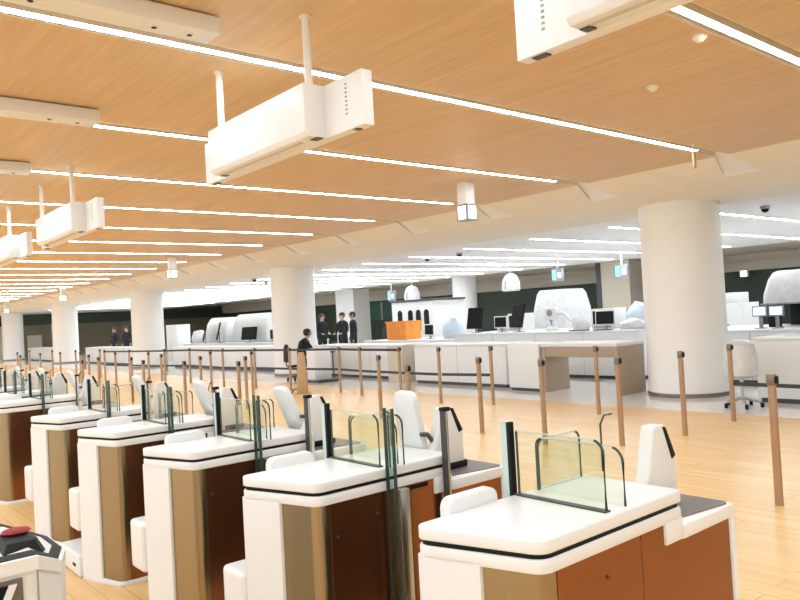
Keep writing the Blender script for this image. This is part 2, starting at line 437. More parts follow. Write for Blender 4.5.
    B().box(0.450, 0.467, 0.206, 0.236, 0.10, 1.197, 0.002).build('post_glass', 'gside', pp)
    if lane:
        lf = B().box(0.464, 0.476, -0.250, -0.206, 0.10, 1.200).build('glass_door', 'gdoor', t, smooth=False)
        B().box(0.462, 0.478, -0.256, -0.250, 0.10, 1.203, 0.002).build('door_edge', 'gedge', lf)
        B().box(0.462, 0.478, -0.206, -0.200, 0.10, 1.203, 0.002).build('door_edge', 'gedge', lf)
        pane(t, 'door_glass', 'y', -0.205, 0.485, 0.56, 0.955, 1.17, 0.004, 0.05, 'glass')
        B().box(0.515, 0.565, -0.225, -0.183, 0.0, 0.86, 0.003).build('hinge_column', 'steel', t)
        B().box(0.58, 0.70, -0.188, -0.18, 0.838, 0.856).build('handle_slot', 'black', t, smooth=False)
        ps = B().box(0.785, 0.800, -0.232, -0.204, 0.0, 1.150, 0.002).build('lane_post', 'steel', t)
        B().box(0.778, 0.785, -0.234, -0.204, 0.0, 1.150).build('post_edge', 'dark', ps)
        B().box(0.774, 0.815, -0.236, -0.202, 1.150, 1.168, 0.004).build('post_cap', 'black', ps)
    # camera fin
    fin = [(0.850, 0.84), (1.062, 0.84), (1.062, 1.005)] + arc(0.990, 1.118, 0.020, 35, 95, 4) + arc(0.945, 1.118, 0.020, 90, 170, 4) + [(0.890, 0.995), (0.880, 0.965), (0.862, 0.945)]
    fn = B().prism(fin, -0.055, 0.0, 'y', 0.008, 3).build('camera_fin', 'offwhite', t)
    B().prism([(0.982, 1.131), (1.003, 1.128), (1.059, 1.018), (1.033, 1.008)], -0.058, -0.03, 'y', 0.003).build('camera_window', 'black', fn)
    if tablet:
        h0, h1 = 0.935, 1.225
        w0, w1 = 0.085, 0.075
        o2 = [(-w0, 0), (w0, 0)] + arc(w1-0.045, (h1-h0)-0.045, 0.045, 0, 90, 6) + arc(-w1+0.045, (h1-h0)-0.045, 0.045, 90, 180, 6)
        bb = B().prism(o2, -0.020, 0.020, 'x', 0.010, 3)
        ang = math.atan2(lean, h1-h0)
        bmesh.ops.transform(bb.bm, matrix=Matrix.Translation((0.845+lean*0.55, 0.085, h0)) @ Matrix.Rotation(-ang, 4, 'Y'), verts=bb.bm.verts)
        tb = bb.build('display_tablet', 'white', t)
        xb = 0.845+lean*0.55
        B().tube([(xb-0.05, -0.02, 1.025), (xb-0.01, -0.02, 1.02), (xb+0.02, -0.02, 0.985), (xb+0.035, -0.02, 0.945), (xb+0.03, -0.015, 0.85)], 0.011, 8).box(xb-0.005, xb+0.085, -0.05, 0.02, 0.838, 0.862, 0.004).build('bracket', 'dark', tb)
    return t

gates = [
    (1.67, False, False, 0, 'nearest white and bronze automatic gate, showing its full side and low grey-brown end'),
    (2.765, True, True, 0.05, 'second nearest automatic gate, its tablet leaning above the nearest gate\'s white block'),
    (3.87, True, True, 0.13, 'third automatic gate from the right, between the second and fourth gates'),
    (5.01, True, True, 0.13, 'fourth gate from the right, its foot beside the small floor box'),
    (6.20, True, True, 0.13, 'fifth automatic gate from the right, narrow front behind the console with a black hood'),
    (8.10, True, True, 0.13, 'sixth automatic gate, cut by the left edge with its bronze side in view'),
    (9.22, True, True, 0.13, 'seventh automatic gate, only its glass and far end showing at the left edge'),
    (10.35, True, True, 0.13, 'eighth automatic gate, a sliver of glass and tablet at the left edge'),
    (11.5, True, True, 0.13, 'ninth automatic gate, farthest of the row at the left edge'),
]
for y, tb, ln, le, lab in gates:
    make_gate('automatic_gate', lab, y, tb, ln, le)

# low floor box at the foot of the fourth gate
t = thing('floor_box', 'low white box with a dark slot on the floor at the fourth gate\'s foot', 'floor box', (1.44, 5.22, 0))
B().box(-0.045, 0.12, -0.195, 0.25, 0.0, 0.14, 0.012, 3).build('housing', 'white', t)
B().box(-0.049, -0.04, -0.12, -0.06, 0.055, 0.075, 0.003).build('slot', 'black', t)

# ------------------------------------------------------------------ console with the black hood at lower left
t = thing('console', 'white console with dark-edged top at the lower left corner, in front of the gates', 'console', (0.57, 2.48, 0))
TOP = [(-1.2, 0.0, 0.90), (0.0, 0.0, 0.90), (0.10, 0.13, 0.832), (0.155, 0.29, 0.825), (0.155, 0.50, 0.825), (0.0, 0.56, 0.90), (-1.2, 0.56, 0.90)]
S1 = (0.0, 0.30, 0.90)
def ring(d):
    out = []
    for x, y, z in TOP:
        c = Vector((x, 0.30, 0.90)) if x < -0.5 else Vector(S1)
        out.append(tuple(Vector((x, y, z)).lerp(c, d)))
    return out
def dz(p, h): return [(x, y, z+h) for x, y, z in p]
b = B()
o0, o1 = TOP, dz(TOP, -0.04)
V0 = [b.bm.verts.new(p) for p in o0]; V1 = [b.bm.verts.new(p) for p in o1]; sc1 = b.bm.verts.new(S1); sc0 = b.bm.verts.new((-1.2, 0.30, 0.90))
for k in range(7): b.bm.faces.new((V0[k], V0[(k+1) % 7], V1[(k+1) % 7], V1[k]))
for k in range(1, 5): b.bm.faces.new((V0[k], V0[k+1], sc1))
b.bm.faces.new((V0[0], V0[1], sc1, sc0)); b.bm.faces.new((V0[5], V0[6], sc0, sc1)); b.bm.faces.new((V0[6], V0[0], sc0)); b.bm.faces.new(V1[::-1])
bmesh.ops.recalc_face_normals(b.bm, faces=b.bm.faces[:])
b.build('console_top', 'white', t, smooth=False)
body = [(x*0.985 if x > 0 else x, 0.012+y*0.955, z-0.035) for x, y, z in TOP]
B().loft([[(x, y, 0.0) for x, y, z in body], body]).build('cabinet', 'offwhite', t, smooth=False)
b = B(); ro, rin = ring(0.07), ring(0.27)
for k in range(6):
    b.loft([dz([ro[k], ro[k+1], rin[k+1], rin[k]], -0.002), dz([ro[k], ro[k+1], rin[k+1], rin[k]], 0.0025)])
b.build('border', 'black', t, smooth=False)
B().box(-0.003, 0.001, 0.006, 0.014, 0.0, 0.86).build('panel_seam', 'grey', t, smooth=False)
fr = B().prism([(-0.80, 0.35), (-0.04, 0.35), (-0.045, 0.845), (-0.80, 0.845)], 0.004, 0.02, 'y').build('screen_frame', 'lowtop', t)
B().prism([(-0.78, 0.37), (-0.29, 0.37), (-0.085, 0.832), (-0.78, 0.832)], -0.002, 0.006, 'y').build('screen', 'black', fr, smooth=False)
B().prism([(-0.29, 0.37), (-0.265, 0.37), (-0.062, 0.832), (-0.085, 0.832)], -0.006, 0.006, 'y').build('screen_edge', 'white', fr, smooth=False)
B().loft([[(-0.08, 0.085, 0.90), (0.045, 0.13, 0.872), (0.07, 0.20, 0.862), (0.04, 0.31, 0.885), (-0.07, 0.31, 0.90)],
          [(-0.06, 0.13, 0.922), (0.03, 0.155, 0.915), (0.045, 0.21, 0.910), (0.015, 0.29, 0.920), (-0.05, 0.29, 0.922)]]).build('hood', 'black', t, smooth=False)
rd = B().lathe([(0.036, 0), (0.042, 0.006), (0.034, 0.014), (0.015, 0.018)], n=20)
rd.rot(Matrix.Diagonal((1.15, 0.8, 1, 1)))
o = tag(rd.build('pouch', 'red'), 'dark red pouch lying on the black hood of the console', 'pouch'); o.location = (0.57-0.005, 2.48+0.262, 0.921)

# ------------------------------------------------------------------ hanging sign boxes over the gates
def sign(label, y0, y1, px0, px1, xs=0.0):
    yc = (y0+y1)/2
    t = thing('overhead_sign', label, 'overhead sign', (2.6+xs, yc, CZ), 0, 'sign boxes hung over the gates')
    h = (y1-y0)/2
    z0, z1 = 2.715-CZ, 3.045-CZ
    mz = (z0+z1)/2
    # front box: slightly tapered lower edge
    prof = [(-0.155, z1), (0.0, z1), (0.0, z0), (-0.13, z0), (-0.155, z0+0.03)]
    B().prism(prof, -h+0.39, h-0.39, 'y', 0.004).build('display_housing', 'signwhite', t)
    pl = B().box(0.0, 0.08, -h, h, z0, z1, 0.004).build('sign_panel', 'signwhite', t)
    for s in (-1, 1):
        b = B()
        for k in range(8):
            z = z1-0.05-k*0.026
            b.box(-0.004, 0.002, s*(h-0.16)-0.008, s*(h-0.16)+0.008, z-0.005, z+0.005)
        b.build('vent', 'grey', pl, smooth=False)
        B().box(0.02, 0.06, s*(h-0.12)-0.03, s*(h-0.10)+0.03, z0-0.006, z0+0.002).build('bottom_latch', 'dark', pl, smooth=False)
        B().box(-0.075, -0.025, s*(h-0.42)-0.03, s*(h-0.43)+0.03, z0-0.006, z0+0.002).build('bottom_latch', 'dark', pl, smooth=False)
    B().box(-0.09, -0.065, -h+0.55, h-0.45, z0-0.004, z0+0.002).build('bottom_slot', 'beige', t, smooth=False)
    for yp in (px0, px1):
        pp = B().cyl(-0.09, yp-yc, z1-0.01, 0.0, 0.026, n=16).build('hanger_pole', 'cream', t)
        B().cyl(-0.09, yp-yc, -0.012, 0.0, 0.04, n=20).build('ceiling_flange', 'cream', pp)
    return t
sign('white overhead sign box hung from two poles, whole box at upper centre left', 3.36, 5.47, 3.78, 4.98, 0.02)
sign('white overhead sign box cut by the top edge, at upper right', -0.05, 2.165, 0.45, 1.6)
sign('smaller white overhead sign box at left, second behind the big hanging one', 8.12, 10.4, 8.65, 9.95)
sign('white overhead sign box cut by the left edge, farthest of those hanging', 11.2, 13.4, 11.75, 13.0)

# long ceiling boxes next to the first light strips
for y, lab in ((4.05, 'long cream ceiling box with two dark lenses at the top left corner'),
               (6.31, 'long white ceiling box at the left edge, above the second light strip'),
               (8.62, 'short cream end of a ceiling box at the left edge, third one back')):
    t = thing('camera_housing', lab, 'camera housing', (2.085, y, CZ), 0, 'long boxes under the wood ceiling')
    B().box(-3.2, 0.0, 0.0, 0.20, -0.115, -0.012, 0.004).build('housing', 'signwhite', t)
    for x in (-0.4, -1.8): B().box(x-0.05, x+0.05, 0.05, 0.15, -0.014, 0.0).build('mount', 'grey', t, smooth=False)
    for x in (-0.16, -0.38, -1.05):
        l = B().cyl(x, 0.10, -0.122, -0.11, 0.028, n=16).build('lens_ring', 'cream', t)
        B().cyl(x, 0.10, -0.124, -0.120, 0.016, n=14).build('lens', 'black', l)

# hanging exit lamps along the cove
for y, x, lab in ((7.5, 7.67, 'small lit sign lamp hanging from the wood ceiling left of the thick column'),
                  (18.88, 7.94, 'small lit sign lamp hanging above the third column, left of centre'),
                  (31.5, 8.6, 'small lit sign lamp hanging over the fourth column at left'),
                  (45.0, 9.3, 'farthest small lit sign lamp hanging at the left edge')):
    t = thing('sign_lamp', lab, 'sign lamp', (x, y, CZ), 0, 'lit sign lamps on short drops')
    B().box(-0.09, 0.09, -0.09, 0.09, -0.33, 0.0, 0.006).build('drop', 'signwhite', t)
    bx = B().box(-0.10, 0.10, -0.11, 0.11, -0.57, -0.34, 0.006).build('sign_case', 'grey', t)
    B().box(-0.104, -0.098, -0.075, 0.075, -0.55, -0.36).build('sign_face', 'lamp', bx, smooth=False)
    B().box(-0.075, 0.075, -0.114, -0.108, -0.55, -0.36).build('sign_face', 'lamp', bx, smooth=False)

t = thing('sprinkler', 'thin orange-brown rod hanging from the wood ceiling above the thick column', 'sprinkler', (8.57, 4.45, CZ))
B().cyl(0, 0, -0.10, 0.006, 0.008, n=10).lathe([(0.02, -0.012), (0.022, 0.0)], n=14).build('pipe', 'cream', t)
B().lathe([(0.012, -0.30), (0.022, -0.28), (0.022, -0.12), (0.010, -0.10)], n=12).build('head', 'tan', t)
for x, y, lab in ((3.6, 5.2, 'small round detector on the wood ceiling left of the big sign box'), (5.1, 2.55, 'small round detector on the wood ceiling at far right'),
                  (5.9, 3.4, 'small round detector on the wood ceiling below the upper right sign')):
    o = tag(B().lathe([(0.05, 0.0), (0.05, -0.02), (0.025, -0.045), (0.012, -0.05)], n=20).build('ceiling_detector', 'cream'), lab, 'detector', 'round detectors on the wood ceiling')
    o.location = (x, y, CZ)

# ------------------------------------------------------------------ belt stanchions
def stanchion(x, y, label):
    t = thing('belt_stanchion', label, 'stanchion', (x, y, 0), 0, 'bronze belt stanchions')
    B().cyl(0, 0, 0.0, 0.90, 0.030, n=20).build('post', 'post', t)
    hd = B().lathe([(0.030, 0.90), (0.035, 0.908), (0.036, 0.94), (0.036, 0.975), (0.030, 0.985)], n=24).build('belt_head', 'headgrey', t)
    B().box(-0.020, 0.020, -0.048, -0.028, 0.912, 0.972, 0.010, 3).build('belt_clip', 'black', hd)
    return t
def belt(post, q, z):
    p = post.location
    d = Vector((q[0]-p.x, q[1]-p.y, 0)); L = d.length; d.normalize(); n = Vector((-d.y, d.x, 0))*0.003
    a = d*0.03; c = d*(L-0.053)
    B().prism([(a+n)[:2], (c+n)[:2], (c-n)[:2], (a-n)[:2]], z-0.024, z+0.024, 'z').build('belt', 'belt', post, smooth=False)
proto = stanchion(5.665, 2.447, 'tallest bronze belt post in view, standing alone on the wood floor near the right edge')
def st(x, y, label): return dup(proto, (x, y, 0), label)
st(7.97, 4.458, 'bronze belt post standing in front of the thick round column')
r_a = st(9.186, 4.464, 'bronze belt post just right of the thick round column')
st(7.053, 4.701, 'bronze belt post in front of the taupe desk\'s right side panel')
r_b = st(8.90, 6.285, 'bronze belt post in front of the taupe desk\'s open kneehole')
st(6.66, 5.46, 'bronze belt post in front of the taupe desk\'s left leg, behind the nearest gate\'s glass')
r_c = st(9.0, 8.435, 'thin bronze belt post left of the white pedestal of the taupe desk')
st(6.846, 6.641, 'bronze belt post on the wood, second to the left of the taupe desk')
r_d = st(8.79, 9.491, 'bronze belt post in front of the white counter, above the second gate\'s camera fin')
st(5.635, 6.645, 'nearer bronze belt post behind the second gate\'s white tablet')
r_e = st(8.806, 10.60, 'bronze belt post right beside the beige cabinet end')
st(6.996, 8.933, 'nearer of the two bronze belt posts left of the beige cabinet end')
r_f = st(8.85, 11.9, 'farther of the two bronze belt posts left of the beige cabinet end')
r_g = st(9.0, 12.85, 'bronze belt post right beside the white pedestal near the seated person')
row = [r_a, r_b, r_c, r_d, r_e, r_f, r_g]
left = [(8.75, 14.45, 'bronze belt post left of the seated person, nearest to the black chair'),
        (8.634, 15.877, 'rear bronze belt post of the cluster left of the seated person'),
        (8.45, 17.2, 'thin bronze belt post in the double-belt line in front of the left hooded machine'),
        (8.60, 19.55, 'thin bronze belt post in the double-belt line below the left white machines'),
        (8.30, 20.6, 'thin bronze belt post in the double-belt line near the third column'),
        (8.0, 22.6, 'thin bronze belt post in the double-belt line left of the third column'),
        (7.84, 24.4, 'thin bronze belt post at the far left end of the double-belt line')]
for x, y, l in left: row.append(st(x, y, l))
for a, b_ in zip(row, row[1:]):
    q = (b_.location.x, b_.location.y)
    if a.location.y > 8: belt(a, q, 0.50)
    if a.location.y > 10.5: belt(a, q, 0.93)
belt(r_a, (9.0, 1.5), 0.48)
mid = [(7.69, 14.28, 'middle bronze belt post of the cluster left of the seated person'),
       (6.481, 12.277, 'second from front bronze belt post of the cluster left of the seated person'),
       (5.577, 10.81, 'front bronze belt post of the cluster left of the seated person'),
       (7.635, 16.18, 'bronze belt post behind the third gate\'s tablet'),
       (6.33, 13.885, 'tall-looking bronze belt post left of the third gate\'s tablet'),
       (5.337, 12.374, 'bronze belt post above the fourth gate\'s camera fin'),
       (6.663, 16.728, 'bronze belt post in front of the third column\'s right side'),
       (5.294, 14.209, 'bronze belt post in front of the third column\'s left side'),
       (7.2, 18.94, 'farther bronze belt post in front of the third column'),
       (5.815, 16.317, 'bronze belt post under the gap between third and fourth columns, right one'),
       (7.104, 21.187, 'bronze belt post under the gap between third and fourth columns, middle one'),
       (5.635, 18.006, 'bronze belt post under the gap between third and fourth columns, left one'),
       (4.923, 16.827, 'bronze belt post standing beside the fifth gate\'s far end'),
       (6.983, 24.037, 'bronze belt post in front of the fourth column'),
       (6.903, 25.94, 'bronze belt post left of the fourth column, nearest to it'),
       (6.428, 26.517, 'bronze belt post in front of the wide pale panel at far left'),
       (5.629, 25.652, 'bronze belt post second from the left edge'),
       (5.2, 27.5, 'bronze belt post at the left edge'),
       (7.75, 27.2, 'bronze belt post far back between the fourth and farthest columns, right one'),
       (7.7, 30.0, 'bronze belt post far back between the fourth and farthest columns, middle one'),
       (7.6, 33.0, 'bronze belt post far back between the fourth and farthest columns, left one'),
       (6.6, 30.5, 'bronze belt post far back in front of the farthest column'),
       (6.2, 20.6, 'bronze belt post just right of the fourth column\'s foot'),
       (8.2, 26.0, 'bronze belt post behind the fourth column\'s right edge')]
for x, y, l in mid: st(x, y, l)
t = thing('sign_post', 'wide tan tapered floor post standing in front of the seated person', 'sign post', (8.5, 13.56, 0), math.radians(-52))
B().prism([(-0.125, 0.02), (0.125, 0.02), (0.085, 0.80), (0.06, 0.90), (-0.06, 0.90), (-0.085, 0.80)], -0.03, 0.03, 'y', 0.008).build('board', 'tan', t)
B().box(-0.16, 0.16, -0.10, 0.10, 0, 0.02, 0.004).build('foot_plate', 'post', t)

# ------------------------------------------------------------------ counters and desks
def counter(label, x0, x1, y0, y1, h, mat='white', top='white', plinth='dark', over=0.03):
    t = thing('counter', label, 'counter', ((x0+x1)/2, (y0+y1)/2, 0), 0, 'white service counters')
    dx, dy = (x1-x0)/2, (y1-y0)/2
    B().box(-dx+0.03, dx-0.03, -dy+0.03, dy-0.03, 0, 0.07).build('plinth', plinth, t, smooth=False)
    B().box(-dx, dx, -dy, dy, 0.07, h-0.04, 0.006).build('cabinet', mat, t)
    B().box(-dx-over, dx+over, -dy-0.01, dy+0.01, h-0.04, h, 0.008).build('worktop', top, t)
    n = max(1, int(round((y1-y0)/1.2)))
    for k in range(1, n):
        yy = -dy + 2*dy*k/n
        B().box(-dx-0.002, -dx+0.002, yy-0.004, yy+0.004, 0.08, h-0.045).build('panel_seam', 'grey', t, smooth=False)
    return t
# taupe desk with kneehole
t = thing('desk', 'taupe desk with an open kneehole and a white pedestal, left of the thick column', 'desk', (11.2, 8.0, 0))
B().box(-0.42, 0.42, -0.82, 0.86, 0.845, 0.905, 0.006).build('desk_top', 'offwhite', t)
B().box(-0.40, -0.36, -0.76, 0.80, 0.66, 0.845, 0.003).build('front_fascia', 'taupe', t)
B().box(-0.41, 0.41, -0.82, -0.76, 0.0, 0.845, 0.004).build('side_panel', 'taupe', t)
B().box(-0.41, 0.30, 0.74, 0.80, 0.0, 0.845, 0.004).build('side_panel', 'taupe', t)
pd = B().box(-0.43, 0.30, 0.87, 1.64, 0.06, 0.90, 0.006).build('pedestal', 'white', t)
B().box(-0.40, 0.28, 0.90, 1.61, 0.0, 0.06).build('kick_plate', 'dark', pd, smooth=False)
t = B().box(11.25, 11.35, 9.72, 9.90, 0.0, 0.86, 0.004).build('divider', 'beige'); tag(t, 'narrow grey-beige divider between the white pedestal and the white counter', 'divider')

counter('white counter at the right edge with a belt line running in front of it', 11.0, 12.0, -1.5, 4.95, 0.965, 'offwhite')
counter('white counter between the taupe desk and the beige cabinet end', 11.05, 11.9, 9.95, 12.75, 0.895)
t = thing('cabinet', 'beige cabinet end below the orange crate', 'cabinet', (11.4, 13.35, 0))
B().box(-0.45, 0.45, -0.27, 0.27, 0.0, 0.86, 0.004).build('body', 'beige', t)
B().box(-0.47, 0.47, -0.29, 0.29, 0.86, 0.89, 0.004).build('worktop', 'offwhite', t)
counter('white counter left of the beige cabinet end, in front of the standing officers', 11.5, 12.3, 13.75, 17.6, 0.86)
t = thing('pedestal', 'white pedestal box on the grey floor to the right of the seated person', 'pedestal', (10.4, 15.75, 0))
B().box(-0.25, 0.25, -0.18, 0.18, 0.06, 0.86, 0.006).build('body', 'white', t)
B().box(-0.30, 0.35, -0.42, 0.22, 0.0, 0.06, 0.004).build('base_plate', 'dark', t)
counter('long white counter below the left white machines, behind the double-belt line', 11.9, 12.7, 20.6, 28.6, 0.80)
counter('white counter between the third and fourth columns', 11.9, 12.7, 32.0, 40.0, 0.80)
counter('white counter left of the fourth column', 11.9, 12.7, 44.0, 52.0, 0.80)
# rear inspection line
counter('long white inspection table behind the taupe desk', 13.2, 15.4, 8.3, 13.6, 1.02)
counter('white inspection table at the right edge behind the front counter', 13.2, 15.4, 2.2, 7.3, 0.98)
counter('white table carrying the orange crate', 13.3, 15.0, 14.1, 17.6, 0.87)
counter('white inspection table carrying the left hooded machine', 13.4, 15.4, 22.6, 31.0, 0.86)

# ------------------------------------------------------------------ machines on the inspection tables
def hood(label, x0, x1, y0, y1, z0, z1, tx=0.3, ty=0.2, mat='wrap', ring=True):
    t = thing('covered_machine', label, 'covered machine', ((x0+x1)/2, (y0+y1)/2, z0), 0, 'machines under white covers')
    dx, dy, h = (x1-x0)/2, (y1-y0)/2, z1-z0
    def ringf(sx, sy, z, c=0.12): 
        pts = []
        for (qx, qy, a) in ((sx, sy, 0), (-sx, sy, 90), (-sx, -sy, 180), (sx, -sy, 270)):
            cx = qx - math.copysign(c, qx); cy = qy - math.copysign(c, qy)
            pts += [(u, v, z) for u, v in arc(cx, cy, c, a, a+90, 4)]
        return pts
    b = B().loft([ringf(dx, dy, 0), ringf(dx*0.99, dy*0.99, h*0.3), ringf(dx-tx*0.45, dy-ty*0.5, h*0.75), ringf(dx-tx*0.8, dy-ty*0.9, h*0.95), ringf(dx-tx, dy-ty-0.06, h, 0.1)])
    c = b.build('cover', mat, t)
    if ring:
        g = B().lathe([(0.16, 0), (0.17, 0.015), (0.13, 0.02), (0.12, 0.0)], n=24)
        g.rot(Matrix.Translation((-dx+0.005, -dy*0.15, h*0.28)) @ Matrix.Rotation(-PI/2, 4, 'Y'))
        g.build('round_port', 'beige', t)
    B().box(-dx-0.01, dx+0.01, -dy-0.01, dy+0.01, 0.0, 0.03, 0.005).build('base_frame', 'grey', t)
    return t
def monitor(label, x, y, z, w, h, rz=0.0, tilt=0.15, face='black', case='white', group=None, up=0.0):
    t = thing('monitor', label, 'monitor', (x, y, z), rz, group)
    B().box(-0.09, 0.09, -w*0.28, w*0.28, 0, 0.015, 0.003).build('base', 'grey', t)
    B().box(-0.01, 0.025, -0.03, 0.03, 0.01, 0.16+h*0.4+up, 0.003).build('stand', 'grey', t)
    m = Matrix.Translation((-0.02, 0, 0.10+h/2+up)) @ Matrix.Rotation(tilt, 4, 'Y')
    b = B().box(-0.02, 0.02, -w/2, w/2, -h/2, h/2, 0.006); b.rot(m); c = b.build('case', case, t)
    b = B().box(-0.023, -0.018, -w/2+0.025, w/2-0.025, -h/2+0.025, h/2-0.025); b.rot(m); b.build('screen', face, c, smooth=False)
    return t
hood('big white covered scanner with a round port, standing left of the thick column', 15.6, 17.0, 11.85, 13.15, 0.0, 2.05, 0.25, 0.16)
hood('white covered machine at the right edge beyond the two lit monitors', 13.9, 15.3, 4.1, 6.1, 1.40, 2.02, 0.2, 0.15, ring=False)
t = thing('machine_stand', 'white stand under the covered machine at the right edge', 'stand', (14.6, 5.10, 0.98))
B().box(-0.6, 0.6, -0.95, 0.0, 0, 0.42, 0.01).build('body', 'offwhite', t)
for sx in (-0.5, 0.5): B().box(sx-0.06, sx+0.06, 0.75, 0.95, 0, 0.42, 0.008).build('leg', 'black', t)
hood('left white covered machine, wider one beside the second column', 13.95, 15.3, 24.6, 27.6, 0.86, 1.97, 0.25, 0.25, ring=False)
hood('left white covered machine, narrower one between the third column and the wider one', 13.95, 15.2, 28.2, 30.2, 0.86, 1.90, 0.3, 0.25, ring=False)
monitor('left of two lit pale monitors facing the hall near the right edge', 13.55, 5.97, 0.98, 0.26, 0.19, 0, 0.05, 'screen', 'grey', None, 0.12)
monitor('right of two lit pale monitors facing the hall near the right edge', 13.55, 5.68, 0.98, 0.26, 0.19, 0, 0.05, 'screen', 'grey', None, 0.12)
o = monitor('tall black angled display on the inspection table at the right edge', 13.4, 4.95, 0.98, 0.30, 0.50, 0.2, 0.25, 'black', 'black')
monitor('black monitor in a white case right of the big covered scanner', 13.7, 9.35, 1.02, 0.50, 0.33, 0, 0.05)
monitor('black angled monitor left of the big covered scanner', 13.6, 11.75, 1.02, 0.46, 0.58, -0.2, 0.25, 'black', 'black')
monitor('black monitor in a white case, further left of the big covered scanner', 13.8, 12.5, 1.02, 0.40, 0.30, 0.1, 0.05)
monitor('black monitor right of the orange crate', 13.9, 15.3, 0.87, 0.40, 0.32, 0, 0.05)
monitor('black leaning monitor in front of the wider left covered machine', 13.6, 25.3, 0.86, 0.75, 0.50, 0.35, 0.2, 'black', 'black')
monitor('black leaning monitor between the two left covered machines', 13.6, 27.9, 0.86, 0.60, 0.75, -0.4, 0.25, 'black', 'black')
monitor('black leaning monitor in front of the narrower left covered machine', 13.6, 29.2, 0.86, 0.55, 0.65, -0.5, 0.25, 'black', 'black')
def lump(label, x, y, z, rx, ry, rz_, mat):
    b = B().lathe([(0.86, 0.0), (1.0, 0.25), (0.92, 0.55), (0.65, 0.85), (0.25, 1.0)], n=18)
    for v in b.bm.verts:
        k = 1+0.09*math.sin(5*v.co.x+3*v.co.z+x)*math.cos(4*v.co.y+y); v.co = Vector((v.co.x*rx*k, v.co.y*ry*k, v.co.z*rz_*k))
    o = tag(b.build('wrapped_device', mat), label, 'wrapped device', 'devices under plastic wrap'); o.location = (x, y, z); return o
lump('bluish plastic-wrapped device right of the white booth', 14.2, 14.65, 0.87, 0.28, 0.38, 0.62, 'wrapb')
lump('bluish plastic-wrapped device close to the left edge of the thick column', 14.3, 8.9, 1.02, 0.25, 0.30, 0.55, 'wrapb')
lump('white plastic-wrapped device on the table edge left of the thick column', 13.75, 8.70, 1.02, 0.22, 0.34, 0.22, 'wrap')
lump('small white plastic-wrapped device in front of the big covered scanner', 13.85, 10.12, 1.02, 0.2, 0.22, 0.32, 'wrap')
lump('rounded white wrapped device right of the third column', 14.0, 30.6, 0.86, 0.4, 0.35, 0.55, 'wrap')
monitor('tall black angled display near the slim pale pillar, left of the long inspection table\'s middle', 13.6, 13.2, 1.02, 0.44, 0.56, 0.3, 0.3, 'black', 'black')
# low instruments lying on the table
for x, y, w, l in ((13.40, 9.85, 0.42, 'left flat dark keyboard on the inspection table behind the taupe desk'), (13.40, 9.25, 0.36, 'right flat dark keyboard on the inspection table behind the taupe desk'), (13.5, 4.4, 0.9, 'flat dark keyboard on the inspection table at the right edge')):
    t = thing('keyboard', l, 'keyboard', (x, y, 0.98 if y < 8 else 1.02))
    B().box(-0.10, 0.10, -w/2, w/2, 0, 0.022, 0.004).build('case', 'dark', t)
    B().box(-0.085, 0.085, -w/2+0.02, w/2-0.02, 0.022, 0.028).build('keys', 'grey', t, smooth=False)
def workchair(label, x, y, rz):
    t = thing('office_chair', label, 'chair', (x, y, 0), rz, 'black chairs behind the inspection tables')
    B().box(-0.23, 0.24, -0.24, 0.24, 0.46, 0.53, 0.025, 3).build('seat', 'cloth', t)
    B().prism([(-0.20, 0.66), (0.20, 0.66)] + arc(0.13, 1.15, 0.08, 0, 90, 4) + arc(-0.13, 1.15, 0.08, 90, 180, 4), -0.30, -0.24, 'x', 0.012).build('backrest', 'cloth', t)
    B().tube([(-0.1, 0, 0.47), (-0.27, 0, 0.48), (-0.31, 0, 0.58), (-0.29, 0, 0.75)], 0.02).build('back_bracket', 'dark', t)
    for sy in (-1, 1):
        B().tube([(-0.05, sy*0.25, 0.5), (-0.05, sy*0.29, 0.6), (-0.05, sy*0.29, 0.72), (0.16, sy*0.29, 0.73)], 0.016).build('armrest', 'dark', t)
    B().cyl(0, 0, 0.10, 0.47, 0.03).build('gas_lift', 'dark', t)
    for k in range(5):
        a = 2*PI*k/5+0.3
        lg = B().tube([(0, 0, 0.12), (0.27*math.cos(a), 0.27*math.sin(a), 0.075)], [0.025, 0.016]).build('leg', 'dark', t)
        B().cyl(0.27*math.cos(a), 0.27*math.sin(a), 0.0, 0.07, 0.025, n=12).build('caster', 'black', lg)
workchair('black office chair seen above the inspection table, left of the big covered scanner', 16.2, 14.6, 2.6)
workchair('black office chair behind the table right of the white booth', 15.9, 15.7, 2.2)
workchair('black office chair between the booth and the standing officers', 15.8, 20.0, 3.0)
def shelfbox(label, x, y, z, w, h, d=0.5, face='black'):
    """white-cased unit with a dark front"""
    t = thing('terminal', label, 'terminal', (x, y, z), 0, 'white terminals with dark fronts')
    B().box(0, d, -w/2, w/2, 0, h, 0.012).build('case', 'offwhite', t)
    B().box(-0.006, 0.01, -w/2+0.05, w/2-0.05, h*0.22, h-0.05, 0.004).build('front', face, t)
    B().box(-0.02, 0.0, -w/2+0.08, w/2-0.08, 0.03, h*0.14, 0.004).build('tray', 'grey', t)
    return t
shelfbox('white terminal with a dark front, left of the big covered scanner and nearest to it', 14.6, 12.75, 1.02, 0.50, 0.44)
shelfbox('white terminal with a dark front, at the left end of the long inspection table', 14.6, 13.2, 1.02, 0.40, 0.36)
shelfbox('white terminal with a dark front, next to the bluish device by the thick column', 14.3, 9.85, 1.02, 0.62, 0.46)
shelfbox('white terminal with a dark front, right of the wide left covered machine', 13.7, 23.6, 0.86, 0.7, 0.5)
